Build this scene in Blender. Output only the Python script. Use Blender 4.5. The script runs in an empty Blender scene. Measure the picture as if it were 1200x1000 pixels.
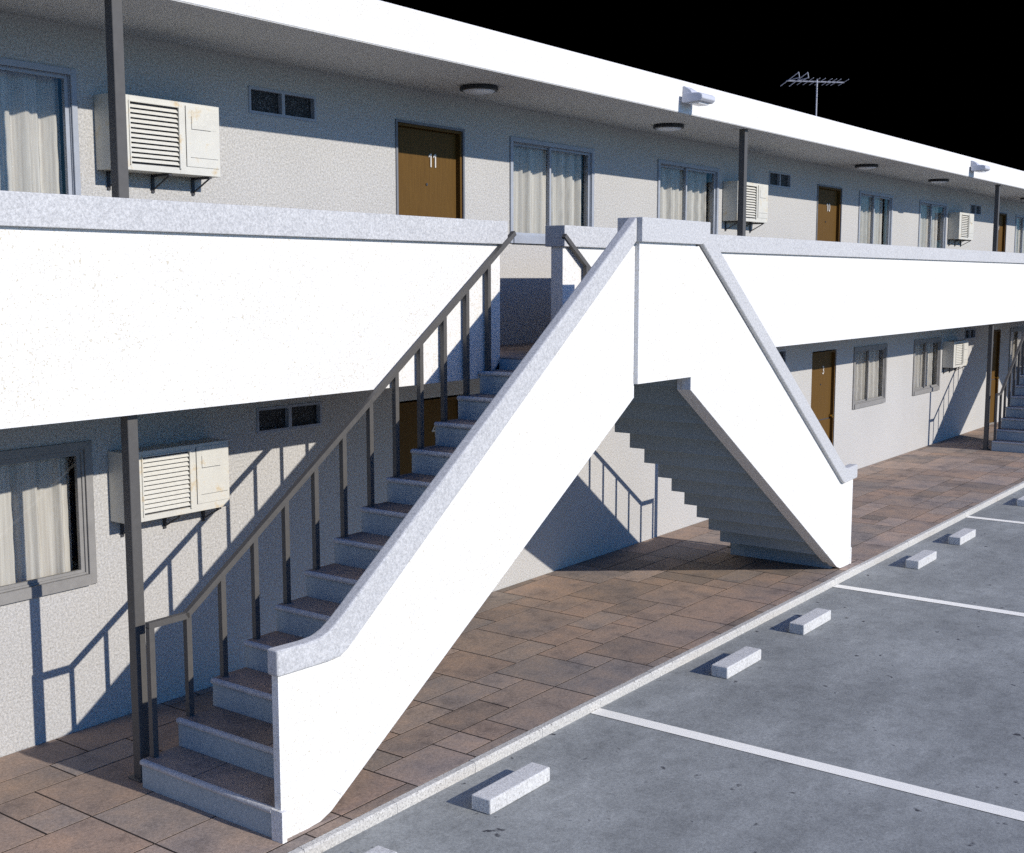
import bpy, bmesh, math, random
from mathutils import Vector, Matrix

random.seed(7)
C = bpy.context.scene.collection
SC = bpy.context.scene

# ------------------------------------------------------------------ camera
cam_d = bpy.data.cameras.new('camera')
cam = bpy.data.objects.new('camera', cam_d)
C.objects.link(cam)
cam.location = (0.0, -7.1992, 3.0803)
cam.rotation_euler = (math.radians(90) - 0.1206, 0.0, -0.9332)
cam_d.sensor_width = 36.0
cam_d.lens = 36.0 * 1435.5 / 1200.0
cam_d.clip_end = 1000.0
cam_d.clip_start = 0.05
SC.camera = cam

# ------------------------------------------------------------------ sky, sun, exposure
to_sun = Vector((0.05, -1.0, 0.473)).normalized()
w = bpy.data.worlds.new('World')
SC.world = w
w.use_nodes = True
wn = w.node_tree
wn.nodes.clear()
sky = wn.nodes.new('ShaderNodeTexSky')
sky.sky_type = 'NISHITA'
sky.sun_disc = False
sky.sun_elevation = math.asin(to_sun.z)
sky.sun_rotation = math.atan2(to_sun.x, to_sun.y)
sky.air_density = 1.3
sky.dust_density = 0.3
sky.ozone_density = 2.5
bg = wn.nodes.new('ShaderNodeBackground')
bg.inputs[1].default_value = 0.11
wo = wn.nodes.new('ShaderNodeOutputWorld')
tint = wn.nodes.new('ShaderNodeMix'); tint.data_type = 'RGBA'; tint.blend_type = 'MULTIPLY'
tint.inputs[0].default_value = 1.0
tint.inputs[7].default_value = (0.20, 0.54, 1.20, 1)      # a deep, clear blue sky
wn.links.new(sky.outputs[0], tint.inputs[6])
wn.links.new(tint.outputs[2], bg.inputs[0])
wn.links.new(bg.outputs[0], wo.inputs[0])

sun_d = bpy.data.lights.new('sun', 'SUN')
sun_d.energy = 4.3
sun_d.angle = math.radians(0.5)
sun_d.color = (1.0, 0.945, 0.87)
sun = bpy.data.objects.new('sun', sun_d)
C.objects.link(sun)
sun.rotation_euler = to_sun.to_track_quat('Z', 'Y').to_euler()
sun.location = to_sun * 60

SC.view_settings.view_transform = 'Standard'
SC.view_settings.look = 'None'
SC.view_settings.exposure = 0.0
SC.view_settings.gamma = 1.0
SC.cycles.diffuse_bounces = 2
SC.cycles.use_denoising = False        # keep the fine photographic grain

# ------------------------------------------------------------------ dimensions (metres)
P = 9.1295            # width of one guest room
ZG = -0.065           # level of the asphalt
FL = 2.433            # level of the upper walkway
R, T, XS = 0.18, 0.2785, 4.381     # step rise, step going, first nosing
XC = 8.535            # middle of the staircase
YK = -2.48            # back of the kerb

# ------------------------------------------------------------------ materials
def nt(name):
    m = bpy.data.materials.new(name)
    m.use_nodes = True
    n = m.node_tree
    b = n.nodes['Principled BSDF']
    return m, n, b

def N(n, kind, **kw):
    x = n.nodes.new(kind)
    for k, v in kw.items():
        if k.startswith('i_'):
            x.inputs[k[2:].replace('_', ' ')].default_value = v
        else:
            setattr(x, k, v)
    return x

def ramp(n, stops):
    r = n.nodes.new('ShaderNodeValToRGB')
    e = r.color_ramp.elements
    while len(e) < len(stops):
        e.new(0.5)
    for i, (p, c) in enumerate(stops):
        e[i].position = p
        e[i].color = (*c, 1) if len(c) == 3 else c
    return r

def noise(n, co, scale, detail=3, rough=0.6):
    x = N(n, 'ShaderNodeTexNoise')
    x.inputs['Scale'].default_value = scale
    x.inputs['Detail'].default_value = detail
    x.inputs['Roughness'].default_value = rough
    n.links.new(co, x.inputs['Vector'])
    return x

def geo(n):
    g = N(n, 'ShaderNodeNewGeometry')
    return g.outputs['Position']

def mixc(n, fac, a, b, mode='MIX'):
    m = N(n, 'ShaderNodeMix', data_type='RGBA', blend_type=mode)
    for i, v in ((0, fac), (6, a), (7, b)):
        if isinstance(v, (int, float)):
            m.inputs[i].default_value = v
        elif isinstance(v, tuple):
            m.inputs[i].default_value = (*v, 1)
        else:
            n.links.new(v, m.inputs[i])
    return m.outputs[2]

def bump(n, b, h, strength, dist=0.01):
    k = N(n, 'ShaderNodeBump')
    k.inputs['Strength'].default_value = strength
    k.inputs['Distance'].default_value = dist
    n.links.new(h, k.inputs['Height'])
    n.links.new(k.outputs[0], b.inputs['Normal'])

def stucco(name, c1, c2, grain=150, bstr=0.5, bdist=0.004, speck=None, stain=0.06, rough=0.9):
    m, n, b = nt(name)
    co = geo(n)
    g = noise(n, co, grain * 0.42, 4, 0.95)
    r = ramp(n, [(0.36, c1), (0.64, c2)])
    n.links.new(g.outputs[0], r.inputs[0])
    col = r.outputs[0]
    big = noise(n, co, 0.9, 5, 0.6)
    rb = ramp(n, [(0.3, (1 - stain,) * 3), (0.7, (1, 1, 1))])
    n.links.new(big.outputs[0], rb.inputs[0])
    col = mixc(n, 1.0, col, rb.outputs[0], 'MULTIPLY')
    if speck:
        s = noise(n, co, 75, 3, 0.8)
        s2 = noise(n, co, 3.0, 2, 0.5)
        mm = N(n, 'ShaderNodeMath', operation='MULTIPLY_ADD')
        n.links.new(s2.outputs[0], mm.inputs[0]); mm.inputs[1].default_value = 0.10
        n.links.new(s.outputs[0], mm.inputs[2])
        rs = ramp(n, [(0.61, (0, 0, 0)), (0.73, (1, 1, 1))])
        n.links.new(mm.outputs[0], rs.inputs[0])
        col = mixc(n, rs.outputs[0], col, speck)
    n.links.new(col, b.inputs['Base Color'])
    b.inputs['Roughness'].default_value = rough
    b.inputs['Specular IOR Level'].default_value = 0.25
    bump(n, b, g.outputs[0], bstr, bdist)
    return m

def paint(name, col, rough=0.5, var=0.06, scale=14, metal=0.0, spec=0.4, fine=0.0):
    m, n, b = nt(name)
    co = geo(n)
    g = noise(n, co, scale, 5, 0.65)
    lo = tuple(max(0, c * (1 - var)) for c in col); hi = tuple(min(1, c * (1 + var)) for c in col)
    r = ramp(n, [(0.3, lo), (0.7, hi)])
    n.links.new(g.outputs[0], r.inputs[0])
    out = r.outputs[0]
    if fine:
        f = noise(n, co, 220, 2, 0.7)
        rf = ramp(n, [(0.35, (1 - fine,) * 3), (0.65, (1, 1, 1))])
        n.links.new(f.outputs[0], rf.inputs[0])
        out = mixc(n, 1.0, out, rf.outputs[0], 'MULTIPLY')
    n.links.new(out, b.inputs['Base Color'])
    b.inputs['Roughness'].default_value = rough
    b.inputs['Metallic'].default_value = metal
    b.inputs['Specular IOR Level'].default_value = spec
    bump(n, b, g.outputs[0], 0.15, 0.002)
    return m

M = {}
M['white'] = stucco('white_render', (0.68, 0.665, 0.625), (0.90, 0.89, 0.865), 150, 0.5, 0.003, speck=(0.52, 0.45, 0.30), stain=0.03)
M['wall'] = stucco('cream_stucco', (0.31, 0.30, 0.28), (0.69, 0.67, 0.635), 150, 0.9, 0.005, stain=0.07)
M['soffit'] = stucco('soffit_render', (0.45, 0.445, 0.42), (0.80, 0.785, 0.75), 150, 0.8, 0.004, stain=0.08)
M['cap'] = stucco('cap_terrazzo', (0.37, 0.37, 0.368), (0.68, 0.675, 0.662), 140, 0.5, 0.002, stain=0.06, rough=0.75)
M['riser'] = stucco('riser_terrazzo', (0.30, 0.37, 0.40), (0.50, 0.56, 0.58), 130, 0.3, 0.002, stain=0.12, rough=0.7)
M['concrete'] = stucco('grey_concrete', (0.30, 0.295, 0.29), (0.44, 0.435, 0.43), 110, 0.4, 0.003, stain=0.12)
M['kerb'] = stucco('kerb_granite', (0.38, 0.365, 0.335), (0.76, 0.735, 0.665), 140, 0.5, 0.003, stain=0.12, speck=(0.12, 0.11, 0.10))
M['stop'] = stucco('wheel_stop_concrete', (0.50, 0.49, 0.465), (0.80, 0.79, 0.755), 130, 0.5, 0.004, stain=0.15, speck=(0.25, 0.24, 0.22))
M['post'] = paint('taupe_metal_paint', (0.092, 0.087, 0.080), 0.55, 0.10, 20)
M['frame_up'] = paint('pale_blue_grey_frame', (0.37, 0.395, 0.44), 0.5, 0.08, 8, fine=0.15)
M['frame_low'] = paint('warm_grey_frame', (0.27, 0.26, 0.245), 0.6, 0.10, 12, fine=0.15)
M['door_trim'] = paint('slate_door_trim', (0.17, 0.18, 0.20), 0.6, 0.06, 10)
M['metal_dark'] = paint('dark_bracket_metal', (0.05, 0.05, 0.055), 0.6, 0.15, 20)
M['dark'] = paint('black_gap', (0.012, 0.012, 0.014), 0.9, 0.0, 10, spec=0.1)
M['number'] = paint('brushed_number_metal', (0.62, 0.58, 0.52), 0.4, 0.05, 30)
M['brass'] = paint('brass_knob', (0.55, 0.38, 0.12), 0.3, 0.05, 30, metal=1.0)
M['antenna'] = paint('antenna_aluminium', (0.38, 0.38, 0.40), 0.45, 0.05, 30, metal=0.25)
M['flood'] = paint('pale_lamp_housing', (0.55, 0.56, 0.60), 0.5, 0.06, 30)
M['lens'] = paint('lamp_lens', (0.80, 0.80, 0.80), 0.25, 0.03, 30)
M['rim'] = paint('black_lamp_rim', (0.02, 0.02, 0.024), 0.45, 0.1, 30)
M['diffuser'] = paint('white_diffuser', (0.70, 0.72, 0.76), 0.35, 0.03, 20)
M['inside'] = paint('room_shade_dark', (0.06, 0.06, 0.06), 0.9, 0.1, 3, spec=0.1)  # unlit depth of the rooms put into one dark colour

# door: brown varnished wood, faint vertical grain
m, n, b = nt('brown_door_wood')
mp = N(n, 'ShaderNodeMapping'); mp.inputs['Scale'].default_value = (14, 14, 0.7)
n.links.new(geo(n), mp.inputs[0])
g = noise(n, mp.outputs[0], 5, 6, 0.65)
g2 = noise(n, geo(n), 160, 2, 0.7)
r = ramp(n, [(0.3, (0.105, 0.055, 0.013)), (0.7, (0.145, 0.078, 0.018))])
n.links.new(g.outputs[0], r.inputs[0])
rf = ramp(n, [(0.3, (0.82, 0.82, 0.82)), (0.7, (1, 1, 1))]); n.links.new(g2.outputs[0], rf.inputs[0])
n.links.new(mixc(n, 1.0, r.outputs[0], rf.outputs[0], 'MULTIPLY'), b.inputs['Base Color'])
b.inputs['Roughness'].default_value = 0.6
b.inputs['Specular IOR Level'].default_value = 0.15
bump(n, b, g.outputs[0], 0.2, 0.002)
M['door'] = m

# curtain cloth
m, n, b = nt('cream_curtain_cloth')
mp = N(n, 'ShaderNodeMapping'); mp.inputs['Scale'].default_value = (60, 60, 1.2)
n.links.new(geo(n), mp.inputs[0])
g = noise(n, mp.outputs[0], 1.0, 3, 0.6)
r = ramp(n, [(0.3, (0.52, 0.47, 0.415)), (0.7, (0.72, 0.67, 0.60))])
n.links.new(g.outputs[0], r.inputs[0])
n.links.new(r.outputs[0], b.inputs['Base Color'])
b.inputs['Roughness'].default_value = 0.95
b.inputs['Specular IOR Level'].default_value = 0.1
M['curtain'] = m

# window glass: thin, clear, with a fresnel reflection
def glass(name, tint, rough=0.0):
    m, n, b = nt(name)
    n.nodes.remove(b)
    tr = N(n, 'ShaderNodeBsdfTransparent'); tr.inputs[0].default_value = (*tint, 1)
    gl = N(n, 'ShaderNodeBsdfGlossy'); gl.inputs['Roughness'].default_value = rough
    lw = N(n, 'ShaderNodeLayerWeight'); lw.inputs[0].default_value = 0.5
    pw = N(n, 'ShaderNodeMath', operation='POWER'); n.links.new(lw.outputs['Facing'], pw.inputs[0]); pw.inputs[1].default_value = 5.0
    fr = N(n, 'ShaderNodeMath', operation='MULTIPLY_ADD'); n.links.new(pw.outputs[0], fr.inputs[0]); fr.inputs[1].default_value = 0.50; fr.inputs[2].default_value = 0.025
    mx = N(n, 'ShaderNodeMixShader')
    n.links.new(fr.outputs[0], mx.inputs[0]); n.links.new(tr.outputs[0], mx.inputs[1]); n.links.new(gl.outputs[0], mx.inputs[2])
    n.links.new(mx.outputs[0], n.nodes['Material Output'].inputs[0])
    return m
M['glass'] = glass('clear_window_glass', (0.93, 0.94, 0.94))

m, n, b = nt('obscured_bathroom_glass')
g = noise(n, geo(n), 130, 3, 0.8)
r = ramp(n, [(0.46, (0.004, 0.004, 0.005)), (0.58, (0.05, 0.053, 0.056)), (0.68, (0.40, 0.41, 0.42))])
n.links.new(g.outputs[0], r.inputs[0]); n.links.new(r.outputs[0], b.inputs['Base Color'])
b.inputs['Roughness'].default_value = 0.5
b.inputs['Specular IOR Level'].default_value = 0.3
bump(n, b, g.outputs[0], 0.7, 0.004)
M['obscured'] = m

# AC casing: ivory enamel with rust-tinted blotches
m, n, b = nt('ivory_enamel')
g = noise(n, geo(n), 7, 5, 0.7)
r = ramp(n, [(0.35, (0.66, 0.64, 0.58)), (0.56, (0.72, 0.70, 0.63)), (0.68, (0.66, 0.54, 0.36)), (0.80, (0.45, 0.30, 0.15))])
n.links.new(g.outputs[0], r.inputs[0])
g2 = noise(n, geo(n), 200, 2, 0.7)
rf = ramp(n, [(0.3, (0.74, 0.74, 0.72)), (0.7, (1, 1, 1))]); n.links.new(g2.outputs[0], rf.inputs[0])
n.links.new(mixc(n, 1.0, r.outputs[0], rf.outputs[0], 'MULTIPLY'), b.inputs['Base Color'])
b.inputs['Roughness'].default_value = 0.5
M['ac'] = m
M['louvre'] = paint('ivory_louvre_enamel', (0.70, 0.68, 0.61), 0.5, 0.05, 30, fine=0.2)

# asphalt
m, n, b = nt('worn_asphalt')
co = geo(n)
mp = N(n, 'ShaderNodeMapping'); mp.inputs['Scale'].default_value = (1.0, 1.9, 1.0); mp.inputs['Rotation'].default_value = (0, 0, 0.5)
n.links.new(co, mp.inputs[0])
a1 = noise(n, mp.outputs[0], 0.7, 9, 0.68)
a2 = noise(n, co, 9.0, 8, 0.78)
a3 = noise(n, co, 45, 4, 0.92)
r1 = ramp(n, [(0.32, (0.255, 0.263, 0.252)), (0.52, (0.345, 0.355, 0.338)), (0.70, (0.46, 0.472, 0.448))])
n.links.new(a1.outputs[0], r1.inputs[0])
r2 = ramp(n, [(0.30, (0.70, 0.70, 0.70)), (0.52, (0.96, 0.96, 0.96)), (0.75, (1.1, 1.1, 1.1))])
n.links.new(a2.outputs[0], r2.inputs[0])
c = mixc(n, 1.0, r1.outputs[0], r2.outputs[0], 'MULTIPLY')
r3 = ramp(n, [(0.36, (0.68, 0.68, 0.68)), (0.64, (1.06, 1.06, 1.06))])
n.links.new(a3.outputs[0], r3.inputs[0])
c = mixc(n, 1.0, c, r3.outputs[0], 'MULTIPLY')
sp = noise(n, co, 9.0, 3, 0.55)                 # small oil drips
rs = ramp(n, [(0.68, (0, 0, 0)), (0.75, (1, 1, 1))])
n.links.new(sp.outputs[0], rs.inputs[0])
c = mixc(n, rs.outputs[0], c, (0.05, 0.05, 0.055))
vo = N(n, 'ShaderNodeTexVoronoi'); vo.feature = 'F1'; vo.inputs['Scale'].default_value = 1.7; n.links.new(co, vo.inputs['Vector'])
rv = ramp(n, [(0.018, (1, 1, 1)), (0.04, (0, 0, 0))]); n.links.new(vo.outputs['Distance'], rv.inputs[0])
c = mixc(n, rv.outputs[0], c, (0.055, 0.055, 0.06))
n.links.new(c, b.inputs['Base Color'])
b.inputs['Roughness'].default_value = 0.85
b.inputs['Specular IOR Level'].default_value = 0.3
bump(n, b, a3.outputs[0], 0.45, 0.004)
M['asphalt'] = m

m, n, b = nt('white_road_paint')
g = noise(n, geo(n), 60, 4, 0.7)
r = ramp(n, [(0.25, (0.70, 0.67, 0.60)), (0.42, (1.0, 0.96, 0.84))])
n.links.new(g.outputs[0], r.inputs[0]); n.links.new(r.outputs[0], b.inputs['Base Color'])
b.inputs['Roughness'].default_value = 0.8
M['line'] = m

# sandstone pavers: per-slab tint from the mesh, mottling from noise
def paver_mat(name, cols, wet=0.5):
    m, n, b = nt(name)
    co = geo(n)
    at = N(n, 'ShaderNodeAttribute'); at.attribute_name = 'slab'
    rt = ramp(n, [(0.0, cols[0]), (0.35, cols[1]), (0.7, cols[2]), (1.0, cols[3])])
    n.links.new(at.outputs['Fac'], rt.inputs[0])
    c = rt.outputs[0]
    p1 = noise(n, co, 3.2, 7, 0.7)
    rp = ramp(n, [(0.30, (0.52, 0.53, 0.56)), (0.47, (0.93, 0.93, 0.93)), (0.72, (1.25, 1.14, 1.02))])
    n.links.new(p1.outputs[0], rp.inputs[0])
    c = mixc(n, 1.0, c, rp.outputs[0], 'MULTIPLY')
    p3 = noise(n, co, 1.1, 4, 0.6)
    r4 = ramp(n, [(0.35, (0.80, 0.86, 0.95)), (0.6, (1, 1, 1))])
    n.links.new(p3.outputs[0], r4.inputs[0])
    c = mixc(n, 1.0, c, r4.outputs[0], 'MULTIPLY')
    p2 = noise(n, co, 40, 4, 0.92)
    r5 = ramp(n, [(0.36, (0.62, 0.62, 0.62)), (0.64, (1.08, 1.08, 1.08))])
    n.links.new(p2.outputs[0], r5.inputs[0])
    c = mixc(n, 1.0, c, r5.outputs[0], 'MULTIPLY')
    n.links.new(c, b.inputs['Base Color'])
    b.inputs['Roughness'].default_value = 0.8
    b.inputs['Specular IOR Level'].default_value = 0.3
    mm = N(n, 'ShaderNodeMath', operation='MULTIPLY_ADD')
    n.links.new(p1.outputs[0], mm.inputs[0]); mm.inputs[1].default_value = 2.0
    n.links.new(p2.outputs[0], mm.inputs[2])
    bump(n, b, mm.outputs[0], 0.4, 0.004)
    return m
M['paver'] = paver_mat('sandstone_pavers', [(0.30, 0.235, 0.185), (0.47, 0.335, 0.25), (0.36, 0.295, 0.245), (0.52, 0.39, 0.305)])
M['joint'] = paint('paver_joint_sand', (0.040, 0.031, 0.025), 0.95, 0.2, 20, spec=0.1)

m, n, b = nt('black_backdrop')
n.nodes.remove(b)
d = N(n, 'ShaderNodeBsdfDiffuse'); d.inputs[0].default_value = (0, 0, 0, 1)
n.links.new(d.outputs[0], n.nodes['Material Output'].inputs[0])
M['black'] = m

# ------------------------------------------------------------------ mesh helpers
class MB:
    def __init__(s):
        s.v = []; s.f = []; s.a = []
    def quad(s, *p, a=0.5):
        i = len(s.v); s.v += [tuple(q) for q in p]; s.f.append(tuple(range(i, i + len(p)))); s.a.append(a); return s
    def box(s, x0, x1, y0, y1, z0, z1, a=0.5):
        i = len(s.v)
        s.v += [(x0, y0, z0), (x1, y0, z0), (x1, y1, z0), (x0, y1, z0), (x0, y0, z1), (x1, y0, z1), (x1, y1, z1), (x0, y1, z1)]
        for q in ((0, 3, 2, 1), (4, 5, 6, 7), (0, 1, 5, 4), (1, 2, 6, 5), (2, 3, 7, 6), (3, 0, 4, 7)):
            s.f.append(tuple(i + k for k in q)); s.a.append(a)
        return s
    def prism(s, pts, y0, y1):
        """outline in x,z pushed along y"""
        i = len(s.v); k = len(pts)
        s.v += [(x, y0, z) for x, z in pts] + [(x, y1, z) for x, z in pts]
        s.f.append(tuple(range(i, i + k))); s.f.append(tuple(range(i + 2 * k - 1, i + k - 1, -1)))
        s.a += [0.5, 0.5]
        for j in range(k):
            l = (j + 1) % k
            s.f.append((i + j, i + k + j, i + k + l, i + l)); s.a.append(0.5)
        return s
    def tube(s, a, b, r, n=8, r2=None):
        a, b = Vector(a), Vector(b)
        r2 = r if r2 is None else r2
        d = (b - a).normalized()
        u = d.orthogonal().normalized(); w_ = d.cross(u)
        i = len(s.v)
        for p, rr in ((a, r), (b, r2)):
            for k in range(n):
                t = 2 * math.pi * k / n
                s.v.append(tuple(p + rr * (u * math.cos(t) + w_ * math.sin(t))))
        for k in range(n):
            l = (k + 1) % n
            s.f.append((i + k, i + l, i + n + l, i + n + k)); s.a.append(0.5)
        s.f.append(tuple(i + k for k in reversed(range(n)))); s.f.append(tuple(i + n + k for k in range(n))); s.a += [0.5, 0.5]
        return s
    def bar(s, a, b, wy, wh):
        """square bar in an x,z plane: a, b are its axis ends"""
        a, b = Vector(a), Vector(b)
        d = (b - a).normalized(); yv = Vector((0, 1, 0)); u = d.cross(yv).normalized()
        i = len(s.v)
        for p in (a, b):
            for su, sy in ((-1, -1), (1, -1), (1, 1), (-1, 1)):
                s.v.append(tuple(p + u * su * wh / 2 + yv * sy * wy / 2))
        for q in ((0, 1, 2, 3), (7, 6, 5, 4), (0, 4, 5, 1), (1, 5, 6, 2), (2, 6, 7, 3), (3, 7, 4, 0)):
            s.f.append(tuple(i + k for k in q)); s.a.append(0.5)
        return s
    def lathe(s, prof, c, n=32):
        i = len(s.v); cx, cy, cz = c
        for r, z in prof:
            for k in range(n):
                t = 2 * math.pi * k / n
                s.v.append((cx + r * math.cos(t), cy + r * math.sin(t), cz + z))
        for j in range(len(prof) - 1):
            for k in range(n):
                l = (k + 1) % n
                s.f.append((i + j * n + k, i + j * n + l, i + (j + 1) * n + l, i + (j + 1) * n + k)); s.a.append(0.5)
        return s
    def mirror(s, xc):
        s.v = [(2 * xc - x, y, z) for x, y, z in s.v]
        s.f = [tuple(reversed(q)) for q in s.f]
        return s
    def shift(s, dx, dy=0, dz=0):
        s.v = [(x + dx, y + dy, z + dz) for x, y, z in s.v]; return s
    def mesh(s, name, mat, bevel=0.0, smooth=False, seg=2):
        me = bpy.data.meshes.new(name)
        me.from_pydata(s.v, [], s.f)
        at = me.attributes.new('slab', 'FLOAT', 'FACE')
        at.data.foreach_set('value', s.a)
        bm = bmesh.new(); bm.from_mesh(me)
        bmesh.ops.recalc_face_normals(bm, faces=bm.faces)
        if bevel > 0:
            bmesh.ops.bevel(bm, geom=list(bm.edges), offset=bevel, segments=seg, affect='EDGES', profile=0.6, clamp_overlap=True)
        bm.to_mesh(me); bm.free()
        if smooth:
            for p in me.polygons: p.use_smooth = True
        me.materials.append(M[mat] if isinstance(mat, str) else mat)
        return me

WL = {}    # where each Empty stands, so that parts can be given in world coordinates
def tag(o, label=None, cat=None, group=None, kind=None):
    if label: o['label'] = label
    if cat: o['category'] = cat
    if group: o['group'] = group
    if kind: o['kind'] = kind
    return o
def thing(name, loc, label, cat, group=None):
    o = bpy.data.objects.new(name, None); C.objects.link(o)
    o.location = loc; o.empty_display_size = 0.2
    return tag(o, label, cat, group)
def origin(o):
    v = Vector((0, 0, 0))
    while o is not None:
        v += Vector(o.location); o = o.parent
    return v
def part(name, me, parent=None, label=None, at=(0, 0, 0)):
    """mesh in world coordinates -> an object whose origin sits on its parent's"""
    o = bpy.data.objects.new(name, me); C.objects.link(o)
    if parent is not None:
        o.parent = parent
        o.location = Vector(at) - origin(parent)
    else:
        o.location = at
    if label: o['label'] = label
    return o
def copy_tree(o, parent=None):
    c = o.copy(); C.objects.link(c); c.parent = parent
    for ch in list(o.children): copy_tree(ch, c)
    return c
def tidy(o):
    """move a top-level mesh's origin to its base without moving the mesh"""
    vs = [v.co for v in o.data.vertices]
    c = Vector(((min(v.x for v in vs) + max(v.x for v in vs)) / 2, (min(v.y for v in vs) + max(v.y for v in vs)) / 2, min(v.z for v in vs)))
    o.data.transform(Matrix.Translation(-c)); o.location = c
    return o
def structure(name, mb, mat, **kw):
    o = part(name, mb.mesh(name, mat, **kw))
    tidy(o)
    return tag(o, kind='structure')

# ------------------------------------------------------------------ ground
structure('parking_lot', MB().box(-120, 220, -160, 120, ZG - 0.3, ZG), 'asphalt')

X0, X1 = -8.0, 40.0
# pavement of sandstone slabs in mixed sizes on a 0.2875 m module
def pavers(x0, x1, y0, y1, z, mod=0.2875, gap=0.013, sizes=None, seed=3, ox=0.0, oy=0.0, th=0.012):
    rnd = random.Random(seed)
    sizes = sizes or [((3, 2), 8), ((2, 2), 4), ((2, 1), 4), ((1, 1), 3), ((1, 2), 1)]
    nx = int(math.ceil((x1 - x0) / mod)) + 1
    ny = int(math.ceil((y1 - y0) / mod)) + 1
    used = set(); mb = MB(); last = None
    for i in range(nx):
        for j in range(ny):
            if (i, j) in used: continue
            opts = []
            for (sx, sy), wt in sizes:
                if j + sy <= ny and all((i + a, j + b) not in used for a in range(sx) for b in range(sy)):
                    opts += [(sx, sy)] * (wt if (sx, sy) != last else 1)
            sx, sy = rnd.choice(opts) if opts else (1, 1)
            last = (sx, sy)
            for a in range(sx):
                for b in range(sy): used.add((i + a, j + b))
            ax, bx = x0 + ox + i * mod, x0 + ox + (i + sx) * mod
            by, ay = y1 - oy - j * mod, y1 - oy - (j + sy) * mod
            ax, bx, ay, by = max(ax, x0), min(bx, x1), max(ay, y0), min(by, y1)
            if bx - ax < 0.03 or by - ay < 0.03: continue
            h = rnd.uniform(-0.0005, 0.0005)
            g = gap / 2
            r_ = rnd.random()
            mb.box(ax + g, bx - g, ay + g, by - g, z - th, z + h, a=r_)
    return mb
pv = pavers(X0 + 0.185, X1, YK, 0.0, 0.0, oy=0.09 - 0.2875, ox=-0.2875)
structure('pavement', pv, 'paver')
structure('pavement_bed', MB().box(X0, X1, YK - 0.03, 0.02, ZG - 0.02, -0.0022), 'joint')

kb = MB()
kl = 0.7475; x = X0 + 0.45 - kl
prof = [(-2.535, ZG - 0.05), (-2.533, -0.012), (-2.524, 0.001), (-2.483, 0.003), (-2.481, ZG - 0.05)]
rk = random.Random(5)
while x < X1:
    a, b_ = max(x + 0.0015, X0), min(x + kl - 0.0015, X1)
    dz = rk.uniform(-0.0015, 0.0015)
    i0 = len(kb.v); k = len(prof)
    kb.v += [(a, y, z + dz) for y, z in prof] + [(b_, y, z + dz) for y, z in prof]
    kb.f += [tuple(range(i0, i0 + k)), tuple(range(i0 + 2 * k - 1, i0 + k - 1, -1))] + [(i0 + j, i0 + k + j, i0 + k + (j + 1) % k, i0 + (j + 1) % k) for j in range(k)]
    kb.a += [0.5] * (k + 2)
    x += kl
structure('kerb', kb, 'kerb')
for i in range(-2, 6):
    xc = 7.31 + i * P / 2
    lm = MB()
    lm.quad((xc - 0.064, -8.2, ZG + 0.004), (xc + 0.064, -8.2, ZG + 0.004), (xc + 0.064, -2.54, ZG + 0.004), (xc - 0.064, -2.54, ZG + 0.004))
    structure('painted_line', lm, 'line')

# black night-dark backdrop standing behind the motel
bk = MB(); RAD = 150
for k in range(64):
    a0 = math.radians(-88 + 184 * k / 64); a1 = math.radians(-88 + 184 * (k + 1) / 64)
    p0 = (10 + RAD * math.sin(a0), -5 + RAD * math.cos(a0)); p1 = (10 + RAD * math.sin(a1), -5 + RAD * math.cos(a1))
    bk.quad((*p0, -6), (*p1, -6), (*p1, 75), (*p0, 75))
structure('sky', bk, 'black')

# ------------------------------------------------------------------ the motel
bld = thing('motel_building', (14.0, 0.0, 0.0), 'long white two storey motel with an outside walkway and flat overhanging roof', 'building')
BX0, BX1, BY1 = -6.0, 37.0, 6.5
ZS, ZR = 4.7165, 5.03

DW = (8.037, 8.969)
WA = (9.677, 11.165)
WB = (12.530, 14.042)
SM = (6.394, 7.091)
holes = []
def in_range(x): return BX0 + 0.2 < x < BX1 - 0.2
units = [-1, 0, 1, 2, 3]
for k in units:
    for lvl, base in ((0, 0.0), (1, FL)):
        if k >= 0:
            holes.append((DW[0] + k * P, DW[1] + k * P, base, base + 1.998, 'door', k, lvl))
        zt, zb = (1.989, 1.001) if lvl == 0 else (4.435, 3.419)
        if (k, lvl) != (0, 0):
            holes.append((WA[0] + k * P, WA[1] + k * P, zb, zt, 'win', k, lvl))
        if WB[1] + k * P < BX1 - 0.3:
            holes.append((WB[0] + k * P, WB[1] + k * P, zb, zt, 'win', k, lvl))
        if k >= 0:
            holes.append((SM[0] + k * P, SM[1] + k * P, base + 1.881, base + 2.078, 'small', k, lvl))

def wall_sheet(mb, x0, x1, z0, z1, hs, y, depth):
    xs = sorted({x0, x1} | {h[0] for h in hs} | {h[1] for h in hs})
    for a, b_ in zip(xs[:-1], xs[1:]):
        mid = (a + b_) / 2
        col = sorted([(h[2], h[3]) for h in hs if h[0] < mid < h[1]])
        z = z0
        for c0, c1 in col:
            if c0 > z + 1e-6: mb.quad((a, y, z), (b_, y, z), (b_, y, c0), (a, y, c0))
            z = c1
        if z1 > z + 1e-6: mb.quad((a, y, z), (b_, y, z), (b_, y, z1), (a, y, z1))
    for h in hs:
        a, b_, c0, c1 = h[:4]; d = y + depth
        mb.quad((a, y, c0), (a, d, c0), (a, d, c1), (a, y, c1))
        mb.quad((b_, y, c0), (b_, y, c1), (b_, d, c1), (b_, d, c0))
        mb.quad((a, y, c1), (a, d, c1), (b_, d, c1), (b_, y, c1))
        mb.quad((a, y, c0), (b_, y, c0), (b_, d, c0), (a, d, c0))
fw = MB()
wall_sheet(fw, BX0, BX1, -0.02, ZS, holes, 0.0, 0.13)
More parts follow.
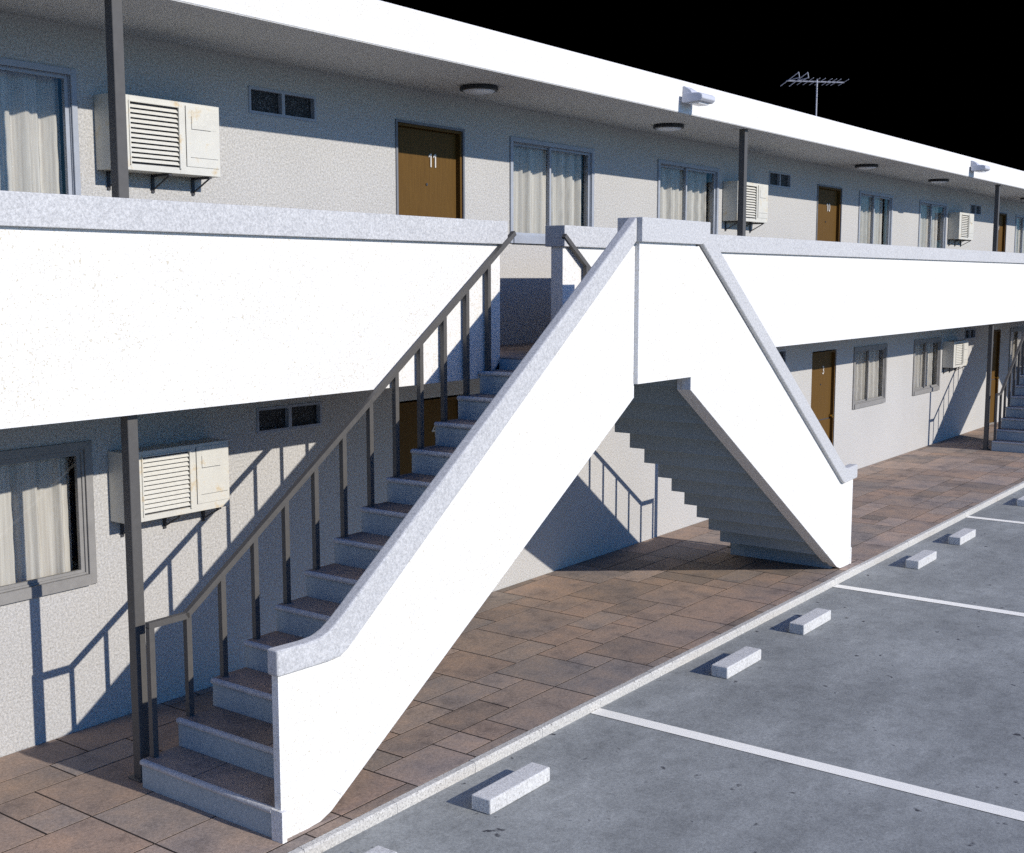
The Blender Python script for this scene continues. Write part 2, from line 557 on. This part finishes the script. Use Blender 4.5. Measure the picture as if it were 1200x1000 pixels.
# a recalculated-normal pass would not know the outside of an open sheet; the mesh is closed by the other walls
fw.quad((BX0, 0, -0.02), (BX0, BY1, -0.02), (BX0, BY1, ZS), (BX0, 0, ZS))
fw.quad((BX1, 0, -0.02), (BX1, 0, ZS), (BX1, BY1, ZS), (BX1, BY1, -0.02))
fw.quad((BX0, BY1, -0.02), (BX1, BY1, -0.02), (BX1, BY1, ZS), (BX0, BY1, ZS))
part('wall', fw.mesh('wall', 'wall'), bld)
# dark sheets for the rooms behind the windows, their shade put into the colour
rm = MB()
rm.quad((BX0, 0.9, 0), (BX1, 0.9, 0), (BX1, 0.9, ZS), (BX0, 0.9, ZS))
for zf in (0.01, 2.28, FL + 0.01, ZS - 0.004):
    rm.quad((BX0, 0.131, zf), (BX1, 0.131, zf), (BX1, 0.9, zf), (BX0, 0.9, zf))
part('room_shade_sheets', rm.mesh('room_shade_sheets', 'inside'), bld)

rf = part('roof', MB().box(BX0 - 0.3, BX1 + 0.3, -1.119, BY1 + 0.3, ZS, ZR).mesh('roof', 'white', bevel=0.006, seg=1), bld)
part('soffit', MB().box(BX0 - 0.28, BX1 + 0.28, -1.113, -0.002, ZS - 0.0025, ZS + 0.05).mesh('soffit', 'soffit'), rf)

wf = part('walkway_floor', MB().box(BX0, BX1, -1.005, -0.001, 2.286, FL - 0.012).mesh('walkway_floor', 'concrete'), bld)
gp = pavers(BX0, BX1, -1.03, -0.003, FL, seed=11, oy=0.0)
part('floor_tiles', gp.mesh('floor_tiles', 'paver'), wf)

# parapets along the walkway, open where the stairs arrive
SHIFT = 2 * P
segs = [(BX0, 8.03, 0, 1), (8.94, 8.03 + SHIFT, 1, 1), (8.94 + SHIFT, BX1, 1, 0)]
for a, b_, la, lb in segs:
    pr = part('parapet', MB().box(a, b_, -1.128, -1.005, 2.278, 3.356).mesh('parapet', 'white'), bld)
    ca, cb = (a - 0.03 * la if la else a), (b_ + 0.055 if lb else b_)
    part('parapet_cap', MB().box(ca, cb, -1.168, -0.96, 3.3536, 3.5365).mesh('parapet_cap', 'cap', bevel=0.005, seg=2), pr)

# steel posts from the pavement up to the roof
XL = 4.495
pm = MB().box(-0.036, 0.036, -0.036, 0.036, 0.012, ZS).box(-0.065, 0.065, -0.06, 0.06, 0.002, 0.014).mesh('support_post', 'post', bevel=0.003, seg=1)
for xp in (XL - 3.9, XL, 12.66, XL + SHIFT, 12.66 + SHIFT):
    if xp < 0.6: xp = 12.66 - SHIFT
    part('support_post', pm, bld, at=(xp, -1.012, 0))

# ---- doors
def leaf_mesh():
    w_, h = 0.932, 1.998
    mb = MB().box(0.045, w_ - 0.045, 0.055, 0.095, 0.012, h - 0.045)
    return mb.mesh('door', 'door', bevel=0.002, seg=1)
def frame_mesh():
    w_, h = 0.932, 1.998
    mb = MB().box(0.018, 0.043, 0.006, 0.12, 0.0, h - 0.018).box(w_ - 0.043, w_ - 0.018, 0.006, 0.12, 0.0, h - 0.018).box(0.044, w_ - 0.044, 0.006, 0.12, h - 0.043, h - 0.018)
    return mb.mesh('door_frame', 'door', bevel=0.0015, seg=1)
def trim_mesh():
    w_, h = 0.932, 1.998
    mb = MB().box(-0.004, 0.018, -0.012, 0.10, 0.0, h + 0.004).box(w_ - 0.018, w_ + 0.004, -0.012, 0.10, 0.0, h + 0.004).box(0.018, w_ - 0.018, -0.012, 0.10, h - 0.018, h + 0.004)
    return mb.mesh('door_trim', 'door_trim')
def knob_mesh():
    mb = MB().tube((0.862, 0.053, 0.97), (0.862, 0.02, 0.97), 0.012, 12)
    mb.tube((0.862, 0.024, 0.97), (0.862, 0.004, 0.97), 0.020, 14, 0.028).tube((0.862, 0.004, 0.97), (0.862, -0.022, 0.97), 0.028, 14, 0.016)
    mb.tube((0.862, 0.0545, 0.97), (0.862, 0.048, 0.97), 0.033, 16)
    return mb.mesh('door_knob', 'brass', smooth=False)
def peep_mesh():
    return MB().tube((0.466, 0.056, 1.48), (0.466, 0.046, 1.48), 0.012, 12).mesh('peephole', 'metal_dark')
def groove_mesh():
    mb = MB().box(0.07, 0.862, 0.0535, 0.056, 0.93, 0.945)  # thin dark strip standing for the panel groove across the door
    return mb.mesh('panel_line', 'metal_dark')
LEAF, DFR, DTR, KNOB, PEEP, PANEL_LINE = leaf_mesh(), frame_mesh(), trim_mesh(), knob_mesh(), peep_mesh(), groove_mesh()
def number_mesh(txt, size=0.135):
    def one(mb, xo):
        mb.box(xo - 0.0075, xo + 0.0075, -0.004, 0.004, 0, 0.118)
        mb.prism([(xo - 0.0075, 0.118), (xo - 0.0075, 0.098), (xo - 0.030, 0.083), (xo - 0.030, 0.096)], -0.004, 0.004)
        return mb
    if txt == '11':
        return one(one(MB(), -0.022), 0.040).mesh('door_number', 'number')
    if txt == '10':
        mb = one(MB(), -0.028)
        n_ = 20
        for k in range(n_):
            a0, a1 = 2 * math.pi * k / n_, 2 * math.pi * (k + 1) / n_
            mb.prism([(0.040 + 0.030 * math.cos(a0), 0.059 + 0.060 * math.sin(a0)), (0.040 + 0.030 * math.cos(a1), 0.059 + 0.060 * math.sin(a1)),
                      (0.040 + 0.016 * math.cos(a1), 0.059 + 0.044 * math.sin(a1)), (0.040 + 0.016 * math.cos(a0), 0.059 + 0.044 * math.sin(a0))], -0.004, 0.004)
        return mb.mesh('door_number', 'number')
    cu = bpy.data.curves.new('door_number', 'FONT')
    cu.body = txt; cu.size = size * 1.3; cu.extrude = 0.004; cu.align_x = 'CENTER'; cu.offset = 0.0; cu.space_character = 0.95
    ob = bpy.data.objects.new('tmp', cu); C.objects.link(ob)
    bpy.context.view_layer.update()
    me = bpy.data.meshes.new_from_object(ob.evaluated_get(bpy.context.evaluated_depsgraph_get()))
    me.name = 'door_number'
    bpy.data.objects.remove(ob)
    me.transform(Matrix.Rotation(math.radians(90), 4, 'X'))
    me.transform(Matrix.Diagonal((0.9, 1, 1.0, 1)))
    me.materials.clear(); me.materials.append(M['number'])
    return me
names = {(0, 1): '11', (1, 1): '10', (2, 1): '9', (0, 0): '4', (1, 0): '3', (2, 0): '2'}
for h in holes:
    if h[4] != 'door': continue
    k, lvl = h[5], h[6]
    at = (h[0], 0, h[2])
    d = part('door', LEAF, bld, at=at)
    part('door_frame', DFR, d, at=at)
    if lvl: part('door_trim', DTR, d, at=at)
    part('door_knob', KNOB, d, at=at)
    part('peephole', PEEP, d, at=at)
    part('panel_line', PANEL_LINE, d, at=at)
    if (k, lvl) in names:
        part('door_number', number_mesh(names[(k, lvl)]), d, at=(h[0] + 0.545, 0.049, h[2] + 1.635))
        d['label'] = 'brown wooden door numbered ' + names[(k, lvl)]

# ---- curtained windows
def window(h):
    a, b_, zb, zt = h[:4]; lvl = h[6]; wd, ht = b_ - a, zt - zb
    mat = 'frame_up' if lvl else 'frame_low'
    cs = 0.042 if lvl else 0.055; sl = 0.075
    mb = MB()
    # casing, proud of the wall; the sill is thicker
    mb.box(0, cs, -0.018, 0.06, 0, ht); mb.box(wd - cs, wd, -0.018, 0.06, 0, ht)
    mb.box(cs, wd - cs, -0.018, 0.06, ht - cs, ht); mb.box(cs, wd - cs, -0.030, 0.06, 0, sl)
    # inner track frame
    f = 0.006 if lvl else 0.020
    mb.box(cs + 0.002, cs + f, -0.004, 0.085, sl, ht - cs); mb.box(wd - cs - f, wd - cs - 0.002, -0.004, 0.085, sl, ht - cs)
    mb.box(cs + f, wd - cs - f, -0.004, 0.085, ht - cs - f, ht - cs - 0.002); mb.box(cs + f, wd - cs - f, -0.004, 0.085, sl, sl + 0.014)
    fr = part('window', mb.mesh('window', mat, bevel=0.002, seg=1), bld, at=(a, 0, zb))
    x0, x1 = cs + f, wd - cs - f; z0, z1 = sl + 0.014, ht - cs - f
    xm = (x0 + x1) / 2 - 0.03
    s = 0.028
    for i, (p, q, y) in enumerate(((x0, xm + 0.02, 0.040), (xm - 0.02, x1, 0.010))):
        sb = MB()
        sb.box(p, p + s, y, y + 0.026, z0, z1); sb.box(q - s, q, y, y + 0.026, z0, z1)
        sb.box(p + s, q - s, y, y + 0.026, z0, z0 + s * 0.7); sb.box(p + s, q - s, y, y + 0.026, z1 - s * 0.7, z1)
        so = part('sash', sb.mesh('sash', mat), fr, at=(a, 0, zb))
        pb = MB().box(p + s, q - s, y + 0.011, y + 0.015, z0 + s * 0.7, z1 - s * 0.7)
        part('pane', pb.mesh('pane', 'glass'), fr, at=(a, 0, zb))
    for (p, q) in ((x0 - 0.02, xm - 0.010), (xm - 0.01, x1 - 0.005)):
        rnd = random.Random(int(a * 100) + int(p * 1000) + lvl)
        nn = 90; cb = MB()
        ph = [rnd.uniform(0, 6.28) for _ in range(4)]
        fq = [rnd.uniform(9, 12), rnd.uniform(15, 21), rnd.uniform(26, 32)]
        L = q - p
        rows = 8
        idx = []
        for j in range(rows + 1):
            z = z0 - 0.03 + (z1 - z0 + 0.06) * j / rows
            amp = 0.028 + 0.006 * (1 - j / rows)
            row = []
            for i in range(nn + 1):
                xx = p + L * i / nn
                t = xx + 0.004 * math.sin(3 * j + ph[3])
                y = 0.122 + amp * (math.sin(fq[0] * 6.28 * t * 0.9 / 1.0 * 0.55 + ph[0]) * 0.8 + 0.45 * math.sin(fq[1] * 6.28 * t * 0.55 + ph[1]) + 0.2 * math.sin(fq[2] * 6.28 * t * 0.55 + ph[2]))
                row.append(len(cb.v)); cb.v.append((xx, y, z))
            idx.append(row)
        for j in range(rows):
            for i in range(nn):
                cb.f.append((idx[j][i], idx[j][i + 1], idx[j + 1][i + 1], idx[j + 1][i])); cb.a.append(0.5)
        part('curtain', cb.mesh('curtain', 'curtain', smooth=True), fr, at=(a, 0, zb))
    fr['label'] = ('curtained sliding window in a pale blue grey frame' if lvl else 'curtained sliding window in a warm grey frame')
def small_window(h):
    a, b_, zb, zt = h[:4]; lvl = h[6]; wd, ht = b_ - a, zt - zb
    mat = 'frame_up' if lvl else 'frame_low'
    mat = 'door_trim'
    mb = MB(); c_ = 0.02
    mb.box(0, c_, -0.008, 0.06, 0, ht); mb.box(wd - c_, wd, -0.008, 0.06, 0, ht)
    mb.box(c_, wd - c_, -0.008, 0.06, 0, c_); mb.box(c_, wd - c_, -0.008, 0.06, ht - c_, ht)
    mb.box(wd / 2 - 0.016, wd / 2 + 0.016, -0.006, 0.06, c_, ht - c_)
    fr = part('bathroom_window', mb.mesh('bathroom_window', 'frame_up'), bld, at=(a, 0, zb))
    for p, q in ((c_, wd / 2 - 0.016), (wd / 2 + 0.016, wd - c_)):
        part('pane', MB().box(p, q, 0.035, 0.04, c_, ht - c_).mesh('pane', 'obscured'), fr, at=(a, 0, zb))
for h in holes:
    if h[4] == 'win': window(h)
    elif h[4] == 'small': small_window(h)

# ------------------------------------------------------------------ staircase: two flights meeting on one landing
def stairs():
    st = thing('staircase', (XC, -1.75, 0.0), 'nearest white walled double staircase rising from both sides to a middle landing', 'staircase', 'double staircases up to the walkway')
    YI, YW = -1.14, -2.30
    # landing
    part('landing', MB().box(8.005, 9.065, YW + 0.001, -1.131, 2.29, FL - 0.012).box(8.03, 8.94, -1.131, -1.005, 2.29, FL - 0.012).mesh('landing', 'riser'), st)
    part('landing_tiles', pavers(8.012, 9.058, YW + 0.004, -1.031, FL, seed=4).mesh('landing_tiles', 'paver'), st)
    # front wall of the landing, a little proud of the flights' walls
    lw = part('landing_wall', MB().box(8.105, 9.0, -2.395, -2.27, 2.272, 3.356).mesh('landing_wall', 'white'), st)
    part('wall_cap', MB().prism([(8.085, 3.3536), (9.04, 3.3536), (9.185, 3.40), (9.185, 3.5365), (8.085, 3.5365)], -2.432, -2.21).mesh('wall_cap', 'cap', bevel=0.005), lw)
    for side in (0, 1):
        mir = (lambda mb: mb.mirror(XC)) if side else (lambda mb: mb)
        n_ = 13
        dy = -0.033 if side else 0.0            # the right-hand wall is flush with the landing's
        xt = 8.005 if side else 8.085           # where the slope of the cap ends
        # flight: a folded plate of treads and risers
        top = [(XS + 0.02, 0.001)]
        for k in range(1, n_ + 1):
            x_ = XS + 0.02 + (k - 1) * T
            top += [(x_, k * R - 0.03), (x_ + T, k * R - 0.03)]
        top += [(XS + 0.02 + n_ * T, FL - 0.03)]
        top = top[:-1] + [(8.02, FL - 0.02)]
        bot = []
        for k in range(1, n_ + 1):
            x_ = XS + 0.02 + 0.075 + (k - 1) * T; z_ = k * R - 0.165
            if z_ > 0.02:
                bot += [(x_, z_), (x_ + T, z_)]
        bot = [(XS + 0.11 + T, 0.001)] + bot
        bot[-1] = (8.02, bot[-1][1])
        pts = top + list(reversed(bot))
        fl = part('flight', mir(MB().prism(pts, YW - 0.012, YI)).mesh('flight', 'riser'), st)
        for k in range(1, n_ + 1):
            x_ = XS + (k - 1) * T
            rnd = random.Random(k + 50 * side)
            # paved tread: two or three slabs
            cut = rnd.uniform(0.35, 0.7)
            yb = YI - (YI - YW) * cut
            tb = MB()
            rows = [(YW + 0.002, yb - 0.005), (yb + 0.005, YI + 0.004)]
            for (ya, yc) in rows:
                xa, xb = x_ + 0.028, x_ + T + 0.018
                tb.box(xa, xb, ya, yc, k * R - 0.028, k * R - 0.002, a=rnd.random())
            part('tread', mir(tb).mesh('tread', 'paver'), fl)
            nb = MB()
            # rounded nosing, overhanging the riser and the open side a little
            pr = []
            for q in range(9):
                a_ = math.pi / 2 + math.pi * q / 8
                pr.append((x_ + 0.016 + 0.016 * math.cos(a_), k * R - 0.0175 + 0.0175 * math.sin(a_)))
            pr = [(x_ + 0.03, k * R)] + pr + [(x_ + 0.03, k * R - 0.035)]
            nb.prism(pr, YW + 0.001, YI - 0.016 + 0.012)
            part('nosing', mir(nb).mesh('nosing', 'cap'), fl)
        # side wall
        low = [(4.405, 0.0), (4.60, 0.0), (4.70, 0.006), (4.79, 0.038), (4.86, 0.083), (8.061, 2.133), (8.11, 2.165)]
        def capline(off):
            # under edge of the cap
            return [(4.385, 0.945 + off), (4.78, 0.933 + off), (4.86, 0.939 + off), (4.92, 0.968 + off), (4.98, 1.012 + off), (xt, 3.356 + off)]
        if side:
            def capline(off):
                return [(4.385, 0.945 + off), (4.60, 0.936 + off), (4.70, 0.928 + off), (4.735, 0.930 + off), (4.775, 0.950 + off), (4.82, 0.984 + off), (xt, 3.356 + off)]
        up = capline(0.02)
        side_pts = low + [(8.11, 3.34)] + [(xt, 3.34)] + list(reversed(up[1:-1])) + [(4.405, 0.96)]
        wm = MB().prism(side_pts, -2.358 + dy, -2.309)
        # inner stringer carrying the steps
        wm.prism([(4.62, 0.02), (4.86, 0.085), (8.055, 2.130), (8.10, 2.160), (8.10, 2.43), (8.0, 2.40), (4.62, 0.21)], -2.3095, -2.262)
        # lower band standing a few millimetres proud
        wm.prism([(4.88, 0.098), (8.061, 2.135), (8.108, 2.167), (8.108, 2.28), (4.80, 0.165)], -2.3605 + dy, -2.35 + dy)
        wm.box(4.386, 4.42, -2.386 + dy / 4, -2.30, 0.0, 0.178)
        sw = part('side_wall', mir(wm).mesh('side_wall', 'white'), st)
        lo, hi = capline(0.0), [(4.378, 1.092), (4.61, 1.083), (4.70, 1.087), (4.77, 1.108), (4.83, 1.142), (4.90, 1.190), (xt, 3.539)]
        if side: hi = [(4.378, 1.092), (4.58, 1.086), (4.66, 1.084), (4.70, 1.094), (4.75, 1.125), (4.80, 1.160), (xt, 3.539)]
        cm = MB().prism([(4.378, 0.945)] + lo[1:] + list(reversed(hi)), -2.388 + dy * 1.3, -2.302 + dy)
        part('wall_cap', mir(cm).mesh('wall_cap', 'cap', bevel=0.016, seg=3), sw)
        # handrail with one baluster on each tread
        yr = -1.167; s = 0.038
        def rz(x_): return 1.005 + max(0.0, x_ - 4.745) * 0.713
        hb = MB().bar((4.456, yr, 1.003), (4.757, yr, 1.003), s, s)
        hb.bar((4.74, yr, 1.001), (8.17, yr, rz(8.17)), s, s)
        hr = part('handrail', mir(hb).mesh('handrail', 'post'), st)
        for k in range(n_):
            xb_ = 4.475 + k * T
            bb = MB().box(xb_ - s / 2, xb_ + s / 2, yr - s / 2 + 0.001, yr + s / 2 - 0.001, (k + 1) * R - 0.001, rz(xb_) - 0.012)
            part('baluster', mir(bb).mesh('baluster', 'post'), hr)
    return st
st1 = stairs()
st2 = copy_tree(st1)
st2.location.x += SHIFT
st2['label'] = 'farther white walled double staircase cut off at the right edge of the view'

# ------------------------------------------------------------------ wall-hung air conditioners
def air_conditioner(loc):
    t = thing('air_conditioner', loc, 'x', 'air conditioner', 'air conditioners bracketed to the motel wall')
    o = Vector(loc)
    def p(name, mb, mat, parent, **kw):
        return part(name, mb.mesh(name, mat, **kw), parent, at=loc)
    W_, D_, H_ = 0.885, 0.21, 0.49
    c = p('casing', MB().box(0, W_, -D_ + 0.022, -0.004, 0, H_)
          .box(0, 0.125, -D_, -D_ + 0.0225, 0, H_).box(0.53, W_, -D_, -D_ + 0.0225, 0, H_)
          .box(0.125, 0.53, -D_, -D_ + 0.0225, 0, 0.042).box(0.125, 0.53, -D_, -D_ + 0.0225, H_ - 0.042, H_), 'ac', t, bevel=0.002, seg=1)
    p('grille_well', MB().box(0.126, 0.529, -D_ + 0.018, -D_ + 0.0218, 0.043, H_ - 0.043), 'metal_dark', c)
    g = MB()
    nsl = 12
    for i in range(nsl):
        z = 0.052 + (H_ - 0.104) * (i + 0.5) / nsl
        hh = 0.0115
        g.prism([(0, 0)], 0, 0) if False else None
        i0 = len(g.v)
        ys = (-D_ - 0.003, -D_ + 0.014)
        for xx in (0.128, 0.522):
            g.v += [(xx, ys[0], z - hh), (xx, ys[0], z - hh + 0.003), (xx, ys[1], z + hh), (xx, ys[1], z + hh - 0.004)]
        g.f += [(i0, i0 + 1, i0 + 2, i0 + 3), (i0 + 7, i0 + 6, i0 + 5, i0 + 4)] + [(i0 + j, i0 + 4 + j, i0 + 4 + (j + 1) % 4, i0 + (j + 1) % 4) for j in range(4)]
        g.a += [0.5] * 6
    p('louvres', g, 'louvre', t)
    p('grille_rim', MB().box(0.118, 0.127, -D_ - 0.008, -D_, 0.034, H_ - 0.034).box(0.522, 0.538, -D_ - 0.012, -D_, 0.034, H_ - 0.034)
      .box(0.127, 0.522, -D_ - 0.010, -D_, H_ - 0.043, H_ - 0.034), 'ac', c)
    cp = p('control_panel', MB().box(0.585, W_ - 0.012, -D_ - 0.005, -D_ + 0.001, 0.055, H_ - 0.022), 'ac', t, bevel=0.0015, seg=1)
    p('panel_label', MB().box(0.635, 0.85, -D_ - 0.0065, -D_ - 0.004, 0.315, 0.445), 'ac', cp)
    p('panel_seam', MB().box(0.632, 0.6345, -D_ - 0.0068, -D_ - 0.004, 0.31, 0.40).box(0.632, 0.80, -D_ - 0.0068, -D_ - 0.004, 0.3115, 0.3145)
      .box(0.584, 0.5865, -D_ - 0.0058, -D_ - 0.001, 0.055, H_ - 0.022).box(0.62, 0.862, -D_ - 0.0058, -D_ - 0.004, 0.118, 0.1205), 'metal_dark', cp)
    for xb in (0.09, 0.45, 0.80):
        b_ = MB()
        b_.box(xb - 0.012, xb + 0.012, -0.012, -0.001, -0.125, -0.002)
        b_.box(xb - 0.012, xb + 0.012, -D_ + 0.01, -0.012, -0.016, -0.002)
        b_.bar((0, 0, 0), (0.001, 0, 0.001), 0.001, 0.001) if False else None
        b_.tube((xb, -0.012, -0.105), (xb, -D_ + 0.02, -0.014), 0.006, 6)
        p('bracket', b_, 'metal_dark', t)
    return t
ac0 = air_conditioner((5.045, 0.0, 3.797))
ac_lbl = {
    (0, 1): 'ivory air conditioner with louvres on the upper wall, behind the left upper post',
    (1, 1): 'ivory air conditioner on the upper wall behind the post right of the staircase landing',
    (2, 1): 'small looking far ivory air conditioner on the upper wall left of door 9',
    (3, 1): 'farthest ivory air conditioner on the upper wall beyond door 9',
    (0, 0): 'ivory air conditioner on the ground floor wall beside the lower left curtained window',
    (1, 0): 'ivory air conditioner on the ground floor wall hidden behind the nearest staircase',
    (2, 0): 'ivory air conditioner on the ground floor wall between door 3 and door 2',
    (3, 0): 'farthest ivory air conditioner on the ground floor wall beyond door 2'}
for k in range(3):
    for lvl in (1, 0):
        if (k, lvl) == (1, 0): continue
        t = ac0 if (k, lvl) == (0, 1) else copy_tree(ac0)
        t.location = (5.045 + k * P, 0.0, 3.797 if lvl else 1.41)
        t['label'] = ac_lbl[(k, lvl)]

# ------------------------------------------------------------------ round ceiling lights
def ceiling_light(loc):
    t = thing('ceiling_light', loc, 'x', 'ceiling light', 'round ceiling lights under the roof overhang')
    part('rim', MB().lathe([(0.0, 0.0), (0.155, 0.0), (0.165, -0.008), (0.165, -0.036), (0.150, -0.042), (0.140, -0.036), (0.0, -0.036)], (0, 0, 0), 40).mesh('rim', 'rim', smooth=False), t, at=loc)
    part('diffuser', MB().lathe([(0.139, -0.036), (0.136, -0.044), (0.120, -0.052), (0.085, -0.059), (0.04, -0.063), (0.0005, -0.064)], (0, 0, 0), 40).mesh('diffuser', 'diffuser', smooth=True), t, at=loc)
    return t
l0 = ceiling_light((8.50, -0.55, ZS - 0.003))
lights = [(8.50, 'nearest round ceiling light, above and right of door 11'),
          (11.80, 'second round ceiling light from the left, above the gap right of the wide upper window'),
          (8.50 + P, 'round ceiling light above and right of door 10'),
          (11.80 + P, 'fourth round ceiling light from the left, beyond the one by door 10'),
          (8.50 + 2 * P, 'round ceiling light at the far right edge beyond door 9')]
for i, (x_, lb) in enumerate(lights):
    t = l0 if i == 0 else copy_tree(l0)
    t.location = (x_, -0.55, ZS - 0.003); t['label'] = lb

# ------------------------------------------------------------------ flood lights on the roof edge
def flood_light(loc):
    t = thing('flood_light', loc, 'x', 'flood light', 'flood lights on the roof fascia')
    def yz(mb_pts, x0, x1):
        mb = MB(); i0 = 0; k = len(mb_pts)
        mb.v += [(x0, y, z) for y, z in mb_pts] + [(x1, y, z) for y, z in mb_pts]
        mb.f += [tuple(range(k)), tuple(range(2 * k - 1, k - 1, -1))] + [(j, k + j, k + (j + 1) % k, (j + 1) % k) for j in range(k)]
        mb.a += [0.5] * (k + 2)
        return mb
    part('mount', yz([(-0.002, 0.02), (-0.002, 0.175), (-0.02, 0.175), (-0.085, 0.135), (-0.11, 0.10), (-0.04, 0.10), (-0.02, 0.06)], -0.07, 0.07).mesh('mount', 'flood', bevel=0.004), t, at=loc)
    hd = part('lamp_head', yz([(-0.025, 0.015), (-0.030, 0.085), (-0.06, 0.100), (-0.22, 0.092), (-0.255, 0.075), (-0.26, 0.035), (-0.23, 0.008), (-0.05, 0.000)], -0.14, 0.14).mesh('lamp_head', 'flood', bevel=0.012, seg=3), t, at=loc)
    part('lens', yz([(-0.08, 0.008), (-0.09, -0.010), (-0.20, -0.010), (-0.21, 0.010)], -0.10, 0.10).mesh('lens', 'lens', bevel=0.003), hd, at=loc)
    return t
f0 = flood_light((11.13, -1.119, 4.80))
f0['label'] = 'pale flood light jutting from the roof edge left of the middle upper post'
f1 = copy_tree(f0); f1.location = (20.80, -1.119, 4.80)
f1['label'] = 'farther pale flood light on the roof edge near the right side'

# ------------------------------------------------------------------ television antenna on the roof
ax, ay, az = 24.15, 3.0, 7.03
ant = thing('tv_antenna', (ax, ay, ZR), 'thin grey metal television antenna on a mast standing on the roof', 'antenna')
bv = Vector((0.595, -0.8036, -0.03)).normalized(); ev = Vector((0.8036, 0.595, 0.0)); o_ = Vector((ax, ay, az))
part('mast', MB().tube((ax, ay, ZR - 0.01), (ax, ay, az + 0.05), 0.015, 10).box(ax - 0.09, ax + 0.09, ay - 0.09, ay + 0.09, ZR, ZR + 0.01).mesh('mast', 'antenna'), ant)
part('boom', MB().tube(o_ - bv * 0.60, o_ + bv * 0.55, 0.013, 8).mesh('boom', 'antenna'), ant)
for i, s_ in enumerate((-0.30, -0.18, -0.05, 0.06, 0.20, 0.29, 0.38, 0.535)):
    c_ = o_ + bv * s_; hl = 0.46 - 0.010 * i
    part('element', MB().tube(c_ - ev * hl, c_ + ev * hl, 0.0065, 6).mesh('element', 'antenna'), ant)
rfl = MB()
up_ = Vector((0, 0, 1))
for s_ in (-0.62, -0.44):
    c_ = o_ + bv * s_
    a_, b2, b3 = c_ + ev * 0.55 - up_ * 0.02, c_ - ev * 0.62 + up_ * 0.07 + bv * 0.10, c_ - ev * 0.62 - up_ * 0.03 + bv * 0.12
    rfl.tube(a_, b2, 0.009, 6); rfl.tube(b2, b3, 0.009, 6); rfl.tube(b3, c_ - up_ * 0.0, 0.009, 6)
part('reflector', rfl.mesh('reflector', 'antenna'), ant)

# ------------------------------------------------------------------ concrete wheel stops
def stop_mesh(seed):
    L, D_, H_ = 0.62, 0.145, 0.095
    mb = MB().box(-L / 2, L / 2, -D_ / 2, D_ / 2, 0, H_)
    me = mb.mesh('wheel_stop', 'stop', bevel=0.012, seg=3)
    return me
sm = stop_mesh(1)
stops = [(4.03, 'concrete wheel stop at the bottom edge below the foot of the near stair wall'),
         (5.46, 'nearest whole concrete wheel stop, left of the first parking line'),
         (8.53, 'concrete wheel stop in the middle bay, first one right of the first parking line'),
         (10.02, 'concrete wheel stop in the middle bay, next to the second parking line'),
         (13.09, 'concrete wheel stop just right of the second parking line'),
         (14.59, 'concrete wheel stop just left of the third parking line'),
         (17.65, 'farthest concrete wheel stop, at the right edge beyond the third parking line')]
for x_, lb in stops:
    o = bpy.data.objects.new('wheel_stop', sm); C.objects.link(o)
    o.location = (x_ + 0.31, -2.923, ZG)
    tag(o, lb, 'wheel stop', 'wheel stops in the parking bays')
